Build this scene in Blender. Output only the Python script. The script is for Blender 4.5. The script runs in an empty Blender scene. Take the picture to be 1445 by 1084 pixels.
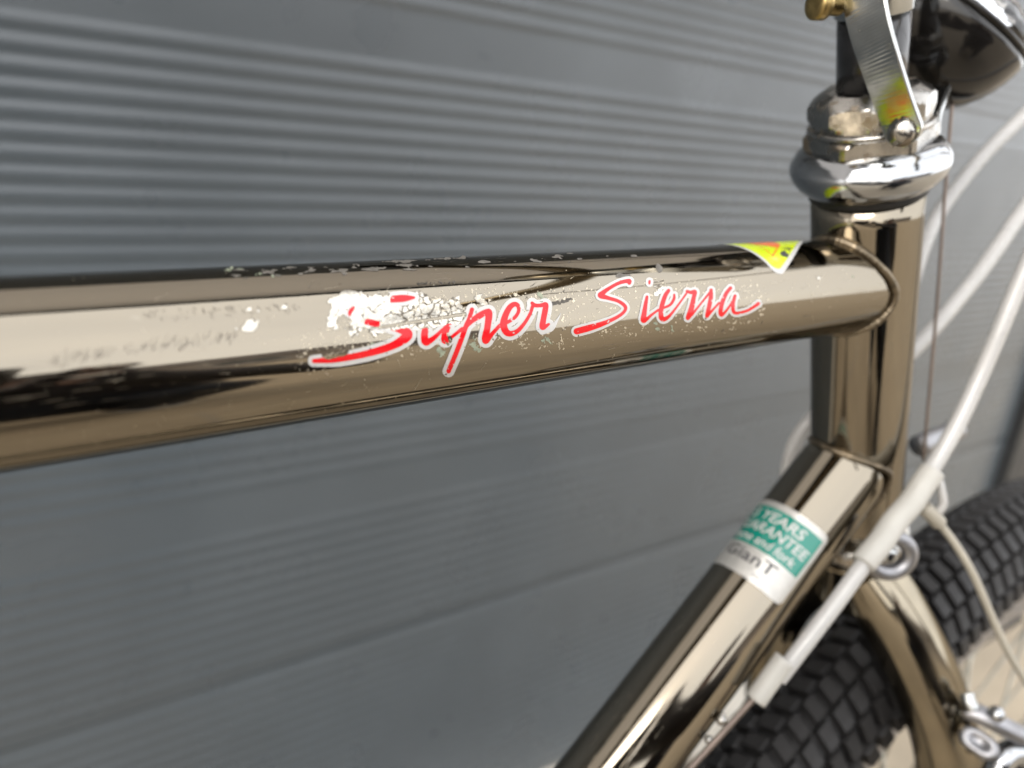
import bpy, bmesh, math, random
import numpy as np
from mathutils import Vector, Matrix
random.seed(7); rng = np.random.default_rng(7)
S = bpy.context.scene; COL = S.collection
R_ = math.radians
# ------------------------------------------------------------------ camera, sky, sun, exposure
H = 0.787                                   # height of the top tube / head tube joint above the paving
F_PX, CX, CY = 1085.0, 722.5, 542.0          # photograph: 1445 x 1084
M = np.array([[0.808319978, -0.116092509, 0.577183977],
              [-0.581593777, -0.309775528, 0.752188674],
              [0.091474001, -0.943695741, -0.317916428]])
CAM = np.array([-0.236085218, -0.129203474, 0.037586717 + H])
cd = bpy.data.cameras.new('camera'); cam = bpy.data.objects.new('camera', cd); COL.objects.link(cam)
cd.sensor_width = 36.0; cd.sensor_fit = 'HORIZONTAL'; cd.lens = F_PX / 1445.0 * 36.0
cd.clip_start = 0.01; cd.clip_end = 400
cam.matrix_world = Matrix([[M[r, 0], -M[r, 1], -M[r, 2], CAM[r]] for r in range(3)] + [[0, 0, 0, 1]])
cd.dof.use_dof = True; cd.dof.focus_distance = 0.158; cd.dof.aperture_fstop = 10.4
S.camera = cam
W = bpy.data.worlds.new('World'); S.world = W; W.use_nodes = True
SUN_EL, SUN_ROT = 32.0, 250.0
nt = W.node_tree; bg = nt.nodes['Background']
sky = nt.nodes.new('ShaderNodeTexSky'); sky.sky_type = 'NISHITA'; sky.sun_disc = False
sky.sun_elevation = R_(SUN_EL); sky.sun_rotation = R_(SUN_ROT); sky.dust_density = 4.0; sky.air_density = 1.0; sky.ozone_density = 0.6
mixs = nt.nodes.new('ShaderNodeMix'); mixs.data_type = 'RGBA'
tcw = nt.nodes.new('ShaderNodeTexCoord'); nzw = nt.nodes.new('ShaderNodeTexNoise')
nzw.inputs['Scale'].default_value = 2.2; nzw.inputs['Detail'].default_value = 5; nzw.inputs['Roughness'].default_value = 0.55
mrw = nt.nodes.new('ShaderNodeMapRange'); mrw.inputs[1].default_value = 0.3; mrw.inputs[2].default_value = 0.7
mrw.inputs[3].default_value = 0.82; mrw.inputs[4].default_value = 0.97
nt.links.new(tcw.outputs['Generated'], nzw.inputs['Vector']); nt.links.new(nzw.outputs['Fac'], mrw.inputs[0])
nt.links.new(mrw.outputs[0], mixs.inputs['Factor']); nt.links.new(sky.outputs[0], mixs.inputs['A'])
mixs.inputs['B'].default_value = (5.7, 5.7, 5.75, 1)      # bright cloud cover
nt.links.new(mixs.outputs['Result'], bg.inputs['Color']); bg.inputs['Strength'].default_value = 0.1
sd = bpy.data.lights.new('sun', 'SUN'); sd.energy = 0.5; sd.angle = R_(30); sd.color = (1.0, 0.955, 0.9)
sun = bpy.data.objects.new('sun', sd); COL.objects.link(sun)
sdir = Vector((math.sin(R_(SUN_ROT)) * math.cos(R_(SUN_EL)), math.cos(R_(SUN_ROT)) * math.cos(R_(SUN_EL)), math.sin(R_(SUN_EL))))
sun.rotation_euler = sdir.to_track_quat('Z', 'Y').to_euler()
S.view_settings.view_transform = 'Standard'; S.view_settings.look = 'None'; S.view_settings.gamma = 1
S.view_settings.exposure = 2.5
S.cycles.use_denoising = True; S.cycles.max_bounces = 10; S.cycles.glossy_bounces = 6; S.cycles.transmission_bounces = 8
S.cycles.sample_clamp_indirect = 6.0

# ------------------------------------------------------------------ geometry of the photograph
def A(*v): return np.array(v, float)
def unit(v): v = np.asarray(v, float); return v / np.linalg.norm(v)
def ray(px, py): return M @ A((px - CX) / F_PX, (py - CY) / F_PX, 1.0)
def atz(px, py, z): return CAM + ray(px, py) * z
def at(px, py, y):
    r = ray(px, py); return CAM + r * ((y - CAM[1]) / r[1])
J = A(0, 0, H)
TT = A(9.998476952e-01, 0, 1.745240644e-02)
HD = A(0.345055006, 0, -0.938582464)
DD = A(-0.736030306, 0, -0.676948586)
K = A(0.0228171751, 0, -0.0620648885 + H)
def cylmap(P, d, R, pts):
    """photograph pixels -> points on a cylinder (vectorised); nan where the ray misses"""
    pts = np.asarray(pts, float)
    r = np.stack([(pts[:, 0] - CX) / F_PX, (pts[:, 1] - CY) / F_PX, np.ones(len(pts))], 1) @ M.T
    q = CAM - P
    a = r - (r @ d)[:, None] * d; b = q - (q @ d) * d
    Aq = (a * a).sum(1); Bq = 2 * a @ b; Cq = b @ b - R * R
    D = Bq * Bq - 4 * Aq * Cq
    t = (-Bq - np.sqrt(np.maximum(D, 0))) / (2 * Aq)
    return CAM + r * t[:, None]

# ------------------------------------------------------------------ materials
def mat(name, base, rough=0.5, metal=0.0, coat=0.0, coat_rough=0.05, var=0.12, vscale=60.0, rvar=0.25, bump=0.0, bscale=400.0,
        stretch=None, spec=0.5, spots=None, ior=None, edge=None, hair=False):
    m = bpy.data.materials.new(name); m.use_nodes = True; t = m.node_tree; b = t.nodes['Principled BSDF']
    tc = t.nodes.new('ShaderNodeTexCoord'); src = tc.outputs['Object']
    def mapped(sc):
        mp = t.nodes.new('ShaderNodeMapping'); mp.inputs['Scale'].default_value = sc; t.links.new(src, mp.inputs['Vector']); return mp.outputs[0]
    def noise(scale, det=4, vec=None):
        n = t.nodes.new('ShaderNodeTexNoise'); n.inputs['Scale'].default_value = scale; n.inputs['Detail'].default_value = det
        t.links.new(vec or src, n.inputs['Vector']); return n.outputs['Fac']
    vec = mapped(stretch) if stretch else None
    n1 = noise(vscale, 4, vec)
    def rng_(fac, a0, a1, b0, b1):
        r = t.nodes.new('ShaderNodeMapRange'); r.inputs[1].default_value = a0; r.inputs[2].default_value = a1
        r.inputs[3].default_value = b0; r.inputs[4].default_value = b1; t.links.new(fac, r.inputs[0]); return r.outputs[0]
    mx = t.nodes.new('ShaderNodeMix'); mx.data_type = 'RGBA'
    c = np.array(base[:3]); mx.inputs['A'].default_value = (*(c * (1 - var)), 1); mx.inputs['B'].default_value = (*np.minimum(c * (1 + var), 1), 1)
    t.links.new(rng_(n1, 0.3, 0.7, 0, 1), mx.inputs['Factor']); col = mx.outputs['Result']
    rsock = rng_(noise(vscale * 1.7, 3, vec), 0.3, 0.7, rough * (1 - rvar), min(1, rough * (1 + rvar)))
    if spots:                                     # (colour, scale, threshold, roughness)
        sc, ss, th, sr = spots
        f = rng_(noise(ss, 6), th, th + 0.11, 0, 0.85)
        m2 = t.nodes.new('ShaderNodeMix'); m2.data_type = 'RGBA'; t.links.new(f, m2.inputs['Factor']); t.links.new(col, m2.inputs['A'])
        m2.inputs['B'].default_value = (*sc, 1); col = m2.outputs['Result']
        m3 = t.nodes.new('ShaderNodeMix'); t.links.new(f, m3.inputs[0]); t.links.new(rsock, m3.inputs[2]); m3.inputs[3].default_value = sr; rsock = m3.outputs[0]
    if hair:                                      # fine slanting hairlines and a film of dust, patchy
        def hl(rot, sc, th):
            mp = t.nodes.new('ShaderNodeMapping'); mp.inputs['Rotation'].default_value = rot; mp.inputs['Scale'].default_value = sc
            t.links.new(src, mp.inputs['Vector']); return rng_(noise(1.0, 2, mp.outputs[0]), th, th + 0.04, 0, 1)
        pm = rng_(noise(38, 3), 0.50, 0.62, 0, 1)
        mm = t.nodes.new('ShaderNodeMath'); mm.operation = 'MAXIMUM'
        t.links.new(hl((0.6, 0.5, 0.2), (3000, 3000, 90), 0.66), mm.inputs[0]); t.links.new(hl((-0.4, 0.7, 0.1), (2600, 2600, 120), 0.67), mm.inputs[1])
        m4 = t.nodes.new('ShaderNodeMath'); m4.operation = 'MULTIPLY'; t.links.new(mm.outputs[0], m4.inputs[0]); t.links.new(pm, m4.inputs[1])
        dust = rng_(noise(2300, 2), 0.66, 0.72, 0, 0.55); m5 = t.nodes.new('ShaderNodeMath'); m5.operation = 'MAXIMUM'
        m6 = t.nodes.new('ShaderNodeMath'); m6.operation = 'MULTIPLY'; t.links.new(dust, m6.inputs[0]); t.links.new(rng_(noise(55, 3), 0.52, 0.65, 0, 1), m6.inputs[1])
        t.links.new(m4.outputs[0], m5.inputs[0]); t.links.new(m6.outputs[0], m5.inputs[1])
        m7 = t.nodes.new('ShaderNodeMix'); t.links.new(m5.outputs[0], m7.inputs[0]); t.links.new(rsock, m7.inputs[2]); m7.inputs[3].default_value = 0.5; rsock = m7.outputs[0]
    t.links.new(col, b.inputs['Base Color']); t.links.new(rsock, b.inputs['Roughness'])
    b.inputs['Metallic'].default_value = metal; b.inputs['Coat Weight'].default_value = coat; b.inputs['Coat Roughness'].default_value = coat_rough
    b.inputs['Specular IOR Level'].default_value = spec
    if edge: b.inputs['Specular Tint'].default_value = (*edge, 1)
    if ior: b.inputs['IOR'].default_value = ior
    if bump:
        bp = t.nodes.new('ShaderNodeBump'); bp.inputs['Strength'].default_value = bump; bp.inputs['Distance'].default_value = 0.0004
        t.links.new(noise(bscale, 5, vec), bp.inputs['Height']); t.links.new(bp.outputs[0], b.inputs['Normal'])
    return m
LACQ = (0.212, 0.184, 0.140)
m_tube = mat('smoked_lacquer_tube', LACQ, 0.065, 1.0, coat=0.6, coat_rough=0.03, var=0.10, vscale=30, rvar=0.5, bump=0.012, bscale=900,
             stretch=(1, 1, 0.06), spots=((0.30, 0.27, 0.22), 520, 0.70, 0.4), edge=(0.30, 0.29, 0.27), hair=True)
m_fork = mat('smoked_lacquer_fork', (0.245, 0.212, 0.155), 0.13, 1.0, coat=0.5, coat_rough=0.06, var=0.2, vscale=40, rvar=0.6, bump=0.02, bscale=300, edge=(0.30, 0.29, 0.27))
m_nickel = mat('bare_nickel', (0.50, 0.47, 0.41), 0.2, 1.0, var=0.3, vscale=1400, bump=0.03, bscale=1500)
m_flake = mat('lacquer_flake', (0.125, 0.115, 0.10), 0.42, 0.35, var=0.3, vscale=700, bump=0.25, bscale=2500)
m_flakeg = mat('verdigris_flake', (0.19, 0.21, 0.15), 0.55, 0.0, var=0.25, vscale=700, bump=0.3, bscale=2500)
m_scuff = mat('dark_scuff', (0.06, 0.052, 0.042), 0.5, 0.3, var=0.5, vscale=900, bump=0.3, bscale=2500)
m_grit = mat('dull_grit', (0.44, 0.39, 0.30), 0.35, 0.6, var=0.2, vscale=900)
m_red = mat('red_decal', (0.50, 0.0015, 0.006), 0.12, coat=0.0, var=0.05, spec=0.35)
m_white = mat('white_decal', (0.385, 0.378, 0.366), 0.25, coat=0.1, var=0.03)
m_yel = mat('yellow_sticker', (0.40, 0.50, 0.006), 0.3, coat=0.3, var=0.05)
m_org = mat('orange_print', (0.55, 0.12, 0.02), 0.3, coat=0.3, var=0.1)
m_grn = mat('green_sticker', (0.0, 0.145, 0.106), 0.15, coat=0.3, var=0.05)
m_blk = mat('black_print', (0.03, 0.03, 0.035), 0.35, var=0.1)
m_weld = mat('weld_bead', (0.18, 0.148, 0.105), 0.4, 1.0, coat=0.0, var=0.3, vscale=250, bump=0.2, bscale=900, spots=((0.06, 0.05, 0.035), 300, 0.6, 0.6))
m_chrome = mat('chrome_headset', (0.35, 0.36, 0.37), 0.13, 1.0, var=0.06, vscale=120, rvar=0.6, bump=0.02, bscale=900, spots=((0.42, 0.35, 0.28), 330, 0.70, 0.4))
m_chromed = mat('dirty_chrome', (0.32, 0.31, 0.29), 0.2, 1.0, var=0.2, vscale=150, rvar=0.5, bump=0.06, bscale=900, spots=((0.25, 0.20, 0.14), 230, 0.55, 0.5))
m_steel = mat('zinc_steel', (0.38, 0.39, 0.385), 0.17, 1.0, var=0.14, vscale=120, rvar=0.5, bump=0.0, bscale=700, spots=((0.38, 0.37, 0.33), 320, 0.68, 0.4))
m_brass = mat('brass_bolt', (0.33, 0.24, 0.10), 0.32, 1.0, var=0.4, vscale=200, bump=0.05)
m_blackp = mat('black_quill', (0.008, 0.008, 0.009), 0.22, coat=0.2, var=0.2, vscale=150, spots=((0.05, 0.03, 0.02), 160, 0.72, 0.6))
m_lamp = mat('black_lamp_shell', (0.006, 0.0055, 0.005), 0.1, 0.0, coat=0.0, coat_rough=0.02, var=0.15, vscale=150, spec=0.45)
m_cable = mat('white_cable', (0.33, 0.326, 0.318), 0.32, coat=0.2, var=0.05, vscale=80, spots=((0.52, 0.49, 0.43), 260, 0.66, 0.5))
m_sleeve = mat('cream_sleeve', (0.325, 0.317, 0.292), 0.5, var=0.06, vscale=80)
m_wire = mat('brown_wire', (0.17, 0.135, 0.115), 0.4, 0.6, var=0.2)
m_cord = mat('tan_cord', (0.27, 0.25, 0.205), 0.55, var=0.12)
m_rubber = mat('tyre_rubber', (0.0095, 0.009, 0.0092), 0.62, var=0.25, vscale=120, bump=0.2, bscale=900, spec=0.35)
m_alu = mat('aluminium', (0.26, 0.26, 0.27), 0.45, 1.0, var=0.08, vscale=120, bump=0.03)
m_spoke = mat('dull_spoke', (0.30, 0.29, 0.25), 0.45, 1.0, var=0.15)
m_dark = mat('black_gap', (0.005, 0.0045, 0.004), 0.7, var=0.3)
m_wall = mat('anthracite_panel', (0.059, 0.072, 0.083), 0.31, coat=0.2, coat_rough=0.3, var=0.07, vscale=9, rvar=0.2, bump=0.03, bscale=1500, spec=0.6)
m_post = mat('charcoal_frame', (0.016, 0.017, 0.018), 0.5, var=0.1)
m_soffit = mat('soffit_board', (0.90, 0.89, 0.87), 0.6, var=0.05, vscale=6)
def frosted():
    m = bpy.data.materials.new('frosted_sheet'); m.use_nodes = True; t = m.node_tree; b = t.nodes['Principled BSDF']; o = t.nodes['Material Output']
    b.inputs['Base Color'].default_value = (0.85, 0.84, 0.82, 1); b.inputs['Roughness'].default_value = 0.5
    tr = t.nodes.new('ShaderNodeBsdfTranslucent'); tr.inputs['Color'].default_value = (0.85, 0.82, 0.80, 1)
    mx = t.nodes.new('ShaderNodeMixShader'); mx.inputs[0].default_value = 0.42
    t.links.new(b.outputs[0], mx.inputs[1]); t.links.new(tr.outputs[0], mx.inputs[2]); t.links.new(mx.outputs[0], o.inputs['Surface']); return m
m_frost = frosted()  # translucent, so the added overhead sheet mirrors as pale grey
m_conc = mat('pale_concrete', (0.50, 0.47, 0.41), 0.8, var=0.12, vscale=20, bump=0.3, bscale=300)

def paving_mat():
    m = bpy.data.materials.new('sandstone_paving'); m.use_nodes = True; t = m.node_tree; b = t.nodes['Principled BSDF']
    tc = t.nodes.new('ShaderNodeTexCoord'); br = t.nodes.new('ShaderNodeTexBrick'); t.links.new(tc.outputs['Object'], br.inputs['Vector'])
    br.inputs['Color1'].default_value = (0.335, 0.280, 0.205, 1); br.inputs['Color2'].default_value = (0.31, 0.255, 0.185, 1)
    br.inputs['Mortar'].default_value = (0.28, 0.245, 0.20, 1); br.inputs['Scale'].default_value = 1.0
    br.inputs['Mortar Size'].default_value = 0.006; br.inputs['Brick Width'].default_value = 0.6; br.inputs['Row Height'].default_value = 0.4
    n = t.nodes.new('ShaderNodeTexNoise'); n.inputs['Scale'].default_value = 9; n.inputs['Detail'].default_value = 8; t.links.new(tc.outputs['Object'], n.inputs['Vector'])
    r = t.nodes.new('ShaderNodeMapRange'); r.inputs[1].default_value = 0.3; r.inputs[2].default_value = 0.7; r.inputs[3].default_value = 0.85; r.inputs[4].default_value = 1.1
    t.links.new(n.outputs['Fac'], r.inputs[0])
    mx = t.nodes.new('ShaderNodeMix'); mx.data_type = 'RGBA'; mx.blend_type = 'MULTIPLY'; mx.inputs['Factor'].default_value = 1
    t.links.new(br.outputs['Color'], mx.inputs['A']); t.links.new(r.outputs[0], mx.inputs['B']); t.links.new(mx.outputs['Result'], b.inputs['Base Color'])
    b.inputs['Roughness'].default_value = 0.8
    bp = t.nodes.new('ShaderNodeBump'); bp.inputs['Strength'].default_value = 0.4; bp.inputs['Distance'].default_value = 0.003
    t.links.new(br.outputs['Fac'], bp.inputs['Height']); bp.invert = True; t.links.new(bp.outputs[0], b.inputs['Normal'])
    return m
m_pave = paving_mat()

# ------------------------------------------------------------------ mesh helpers
def obj(name, verts, faces, mats, parent=None, smooth=True, mi=None, label=None):
    me = bpy.data.meshes.new(name); me.from_pydata([tuple(v) for v in verts], [], [tuple(f) for f in faces])
    for m in (mats if isinstance(mats, (list, tuple)) else [mats]): me.materials.append(m)
    if mi is not None: me.polygons.foreach_set('material_index', np.array(mi, np.int32))
    me.polygons.foreach_set('use_smooth', np.full(len(me.polygons), smooth))
    me.update(); o = bpy.data.objects.new(name, me); COL.objects.link(o)
    if parent is not None: o.parent = parent; o.matrix_parent_inverse = parent.matrix_basis.inverted()
    if label: o['label'] = label
    return o
def empty(name, loc, label, cat, group=None):
    o = bpy.data.objects.new(name, None); COL.objects.link(o); o.empty_display_size = 0.05
    o['label'] = label; o['category'] = cat
    if group: o['group'] = group
    return o
class MB:
    def __init__(s): s.v = []; s.f = []; s.m = []; s.sm = []
    def add(s, v, f, m=0):
        k = len(s.v); s.v += [tuple(x) for x in v]; s.f += [tuple(i + k for i in ff) for ff in f]; s.m += [m] * len(f); return s
    def build(s, name, mats, parent=None, smooth=True, label=None): return obj(name, s.v, s.f, mats, parent, smooth, s.m, label)
def catmull(P, n=8):
    P = [np.asarray(p, float) for p in P]; Q = [2 * P[0] - P[1]] + P + [2 * P[-1] - P[-2]]; out = []
    for i in range(1, len(Q) - 2):
        a, b, c, d = Q[i - 1:i + 3]
        for k in range(n):
            t = k / n
            out.append(0.5 * ((2 * b) + (c - a) * t + (2 * a - 5 * b + 4 * c - d) * t * t + (3 * b - a - 3 * c + d) * t ** 3))
    out.append(P[-1]); return out
def sweep(path, rad, segs=24, cap=True, flat=1.0, up=None):
    path = [np.asarray(p, float) for p in path]; n = len(path)
    if not hasattr(rad, '__len__'): rad = [rad] * n
    v = []; f = []; N = None
    for i in range(n):
        T = unit(path[min(i + 1, n - 1)] - path[max(i - 1, 0)])
        if N is None:
            ref = A(0, 0, 1) if abs(T[2]) < 0.9 else A(0, 1, 0)
            if up is not None: ref = A(*up)
            N = unit(ref - (ref @ T) * T)
        else: N = unit(N - (N @ T) * T)
        B = np.cross(T, N)
        for k in range(segs):
            a = 2 * math.pi * k / segs
            v.append(path[i] + rad[i] * (math.cos(a) * N * flat + math.sin(a) * B))
    for i in range(n - 1):
        for k in range(segs):
            k2 = (k + 1) % segs; f.append((i * segs + k, i * segs + k2, (i + 1) * segs + k2, (i + 1) * segs + k))
    if cap: f.append(tuple(range(segs - 1, -1, -1))); f.append(tuple((n - 1) * segs + k for k in range(segs)))
    return v, f
def frame(d):
    d = unit(d); ref = A(0, 1, 0) if abs(d[1]) < 0.9 else A(1, 0, 0); e1 = unit(ref - (ref @ d) * d); return d, e1, np.cross(d, e1)
def lathe(prof, O, d, segs=64, rfun=None, cap=True):
    """prof: list of (t along d, radius)"""
    d, e1, e2 = frame(d); v = []; f = []; n = len(prof)
    for (t, r) in prof:
        for k in range(segs):
            a = 2 * math.pi * k / segs; rr = r if rfun is None else rfun(a, t, r)
            v.append(O + d * t + rr * (math.cos(a) * e1 + math.sin(a) * e2))
    for i in range(n - 1):
        for k in range(segs):
            k2 = (k + 1) % segs; f.append((i * segs + k, i * segs + k2, (i + 1) * segs + k2, (i + 1) * segs + k))
    if cap: f.append(tuple(range(segs - 1, -1, -1))); f.append(tuple((n - 1) * segs + k for k in range(segs)))
    return v, f
def box(x0, x1, y0, y1, z0, z1):
    v = [(x, y, z) for x in (x0, x1) for y in (y0, y1) for z in (z0, z1)]
    return v, [(0, 1, 3, 2), (4, 6, 7, 5), (0, 4, 5, 1), (2, 3, 7, 6), (0, 2, 6, 4), (1, 5, 7, 3)]
def ball(c, r, seg=12, sc=(1, 1, 1)):
    prof = [(-r * math.cos(math.pi * i / 8), max(1e-5, r * math.sin(math.pi * i / 8))) for i in range(9)]
    v, f = lathe(prof, A(0, 0, 0), A(0, 0, 1), seg, cap=False)
    return [np.asarray(c) + np.asarray(p) * np.array(sc) for p in v], f
def tube_obj(name, P0, P1, R, m, parent, segs=128, rings=40):
    """straight tube with its own axes: local z runs along it (so materials streak lengthwise)"""
    d, e1, e2 = frame(P1 - P0); L = np.linalg.norm(P1 - P0)
    v, f = sweep([A(0, 0, L * i / rings) for i in range(rings + 1)], R, segs)
    o = obj(name, v, f, m, None); o.matrix_world = Matrix([[e1[r], e2[r], d[r], P0[r]] for r in range(3)] + [[0, 0, 0, 1]])
    if parent is not None:
        o.parent = parent
    return o
# ---- fields on a pixel grid -> outlined sheets of geometry
def contour(field, x0, y0, st):
    ny, nx = field.shape; verts = []; idx = {}; faces = []
    def node(key, x, y):
        if key not in idx: idx[key] = len(verts); verts.append((x0 + x * st, y0 + y * st))
        return idx[key]
    ins = field > 0
    anyc = ins[:-1, :-1] | ins[1:, :-1] | ins[:-1, 1:] | ins[1:, 1:]
    for j, i in zip(*np.nonzero(anyc)):
        c = [(i, j), (i + 1, j), (i + 1, j + 1), (i, j + 1)]; poly = []
        for k in range(4):
            a, b = c[k], c[(k + 1) % 4]; fa, fb = field[a[1], a[0]], field[b[1], b[0]]
            if fa > 0: poly.append(node(a, *a))
            if (fa > 0) != (fb > 0):
                t = fa / (fa - fb); key = (min(a, b), max(a, b)); poly.append(node(key, a[0] + t * (b[0] - a[0]), a[1] + t * (b[1] - a[1])))
        if len(poly) >= 3: faces.append(poly)
    return np.array(verts) if verts else np.zeros((0, 2)), faces
def vnoise(X, Y, sc, seed):
    g = np.random.default_rng(seed).random((256, 256)); x = X / sc; y = Y / sc
    xi = np.floor(x).astype(int); yi = np.floor(y).astype(int); fx = x - xi; fy = y - yi
    fx = fx * fx * (3 - 2 * fx); fy = fy * fy * (3 - 2 * fy)
    q = lambda a, b: g[b % 256, a % 256]
    return (q(xi, yi) * (1 - fx) + q(xi + 1, yi) * fx) * (1 - fy) + (q(xi, yi + 1) * (1 - fx) + q(xi + 1, yi + 1) * fx) * fy
def fbm(X, Y, sc, seed): return 0.55 * vnoise(X, Y, sc, seed) + 0.28 * vnoise(X, Y, sc / 2, seed + 1) + 0.17 * vnoise(X, Y, sc / 4.1, seed + 2)
def voro(X, Y, cell, seed):
    """distance to the nearest cell border"""
    g = np.random.default_rng(seed).random((2, 128, 128)); xi = np.floor(X / cell).astype(int); yi = np.floor(Y / cell).astype(int)
    d1 = np.full(X.shape, 1e9); d2 = d1.copy()
    for a in (-1, 0, 1):
        for b in (-1, 0, 1):
            cx = (xi + a + g[0, (yi + b) % 128, (xi + a) % 128]) * cell; cy = (yi + b + g[1, (yi + b) % 128, (xi + a) % 128]) * cell
            d = np.hypot(X - cx, Y - cy); d2 = np.where(d < d1, d1, np.minimum(d2, d)); d1 = np.minimum(d1, d)
    return (d2 - d1) * 0.5
def capsule(X, Y, p, q, r0, r1=None):
    r1 = r0 if r1 is None else r1; dx, dy = q[0] - p[0], q[1] - p[1]; L2 = dx * dx + dy * dy + 1e-9
    t = np.clip(((X - p[0]) * dx + (Y - p[1]) * dy) / L2, 0, 1)
    return r0 + (r1 - r0) * t - np.hypot(X - p[0] - t * dx, Y - p[1] - t * dy)
def blobs(X, Y, L):
    f = np.full(X.shape, -99.0)
    for b in L: f = np.maximum(f, capsule(X, Y, b[0], b[1], b[2], b[3] if len(b) > 3 else None))
    return f
def stroke(F, X, Y, pts, x0, y0, st, grow=0.0):
    """pts: (x, y, width); raises F by the distance inside the brush stroke"""
    C = catmull([A(*p) for p in pts], 6)
    for a, b in zip(C[:-1], C[1:]):
        r = max(a[2], b[2]) / 2 + grow + 6
        i0 = max(0, int((min(a[0], b[0]) - r - x0) / st)); i1 = int((max(a[0], b[0]) + r - x0) / st) + 2
        j0 = max(0, int((min(a[1], b[1]) - r - y0) / st)); j1 = int((max(a[1], b[1]) + r - y0) / st) + 2
        s = np.s_[j0:j1, i0:i1]
        if F[s].size: F[s] = np.maximum(F[s], capsule(X[s], Y[s], a, b, a[2] / 2 + grow, b[2] / 2 + grow))

# ================================================================== SETTING
ground = obj('ground', [(-60, -60, 0), (60, -60, 0), (60, 60, 0), (-60, 60, 0)], [(0, 1, 2, 3)], m_pave, smooth=False); ground['kind'] = 'structure'
# wall axes; the strips at its foot are added for the tube's reflection
WY = 0.45; yaw = -0.0304
WX = A(math.cos(yaw), math.sin(yaw), 0); WN = A(-math.sin(yaw), math.cos(yaw), 0)
def wpt(s, off, z): return A(0, WY, 0) + WX * s + WN * off + A(0, 0, z)      # along the wall, out of it (+ = behind), height
def wbox(s0, s1, o0, o1, z0, z1):
    v, f = box(s0, s1, o0, o1, z0, z1); return [wpt(*p) for p in v], f
gar = empty('garage_wall', None, 'anthracite grey garage wall of horizontally ribbed panels behind the bicycle', 'wall')
SEAM = [0.04, H - 0.455, H + 0.262, H + 0.979, H + 1.6]
PITCH, AMP = 0.01285, 0.00088
def panel(z0, z1, i):
    h = z1 - z0; zs = []; ys = []
    bands = [(H - 0.306, H - 0.270), (H + 0.0765, H + 0.1125), (H + 0.43, H + 0.466), (H + 0.80, H + 0.836), (H + 1.2, H + 1.236)]
    n = int(h / 0.0011)
    for k in range(n + 1):
        z = z0 + 0.0006 + (h - 0.0012) * k / n
        w = 1.0
        ref = min(bands, key=lambda b: min(abs(z - b[0]), abs(z - b[1])))
        for b in bands:
            if b[0] <= z <= b[1]: w = 0
        dist = min(abs(z - ref[0]), abs(z - ref[1])); ph = dist / PITCH
        y = -AMP * w * (0.5 - 0.5 * math.cos(2 * math.pi * ph)) ** 0.8
        e = min(z - z0, z1 - z) - 0.0006
        if e < 0.014: q = max(0, e) / 0.014; y = y * q + 0.0010 * (0.5 + 0.5 * math.cos(math.pi * q))
        zs.append(z); ys.append(y)
    v = []; f = []; sx = [-3.2, -1.0, -0.5, 0.0, 0.5, 1.0, 1.405]
    for k in range(len(zs)):
        for s in sx: v.append(wpt(s, ys[k], zs[k]))
    m = len(sx)
    for k in range(len(zs) - 1):
        for q in range(m - 1): f.append((k * m + q, k * m + q + 1, (k + 1) * m + q + 1, (k + 1) * m + q))
    return obj('wall_panel', v, f, m_wall, gar)
for i in range(4): panel(SEAM[i], SEAM[i + 1], i)
obj('wall_core', *wbox(-3.2, 1.403, 0.009, 0.2, 0.0, SEAM[-1]), m_dark, gar, False)
obj('door_post', *wbox(1.41, 1.56, -0.02, 0.2, 0.0, SEAM[-1]), m_post, gar, False)
obj('door_leaf', *wbox(1.563, 2.5, 0.05, 0.09, 0.0, SEAM[-1]), m_post, gar, False)
LZ = H + 0.50
obj('added_reflect_sheet', [wpt(-3.2, -0.455, LZ), wpt(1.4, -0.455, LZ), wpt(1.4, -0.004, LZ + 0.02), wpt(-3.2, -0.004, LZ + 0.02)], [(0, 1, 2, 3)], m_frost, gar, False)  # unseen sheet, added to put a grey band in the top tube's reflection
obj('added_reflect_rail', *wbox(-3.2, 1.40, -0.485, -0.457, LZ - 0.035, LZ + 0.04), m_post, gar, False)  # unseen dark bar, added for the thin dark line mirrored along the tube
obj('added_pale_strip', *wbox(-3.2, 1.40, -0.055, 0.007, 0.0, 0.036), m_conc, gar, False)  # unseen pale strip, added as a bright line mirrored low on the tube
dr = obj('added_dark_strip', *wbox(-3.2, 1.40, -0.13, -0.06, 0.0, 0.004), m_dark, None, False); dr['kind'] = 'structure'  # unseen dark strip, added as a black line mirrored near the tube's underside

# ================================================================== BICYCLE
bike = empty('bicycle', None, 'mountain bicycle with smoked chrome frame and red script lettering, standing before the grey ribbed wall', 'bicycle')
top_tube = tube_obj('top_tube', J - TT * 0.60, J, 0.0143, m_tube, bike, 160, 60)
head_tube = tube_obj('head_tube', J - HD * 0.0305, J + HD * 0.099, 0.0159, m_tube, bike, 160, 20)
down_tube = tube_obj('down_tube', K, K + DD * 0.66, 0.0152, m_tube, bike, 160, 50)
ST0 = J - TT * 0.555 + A(-0.02, 0, 0.12); BB = K + DD * 0.655
tube_obj('seat_tube', BB, ST0, 0.0143, m_tube, bike, 64, 10)
v, f = lathe([(-0.036, 0.019), (0.036, 0.019)], BB, A(0, 1, 0), 48); obj('bottom_bracket', v, f, m_fork, bike)

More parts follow.
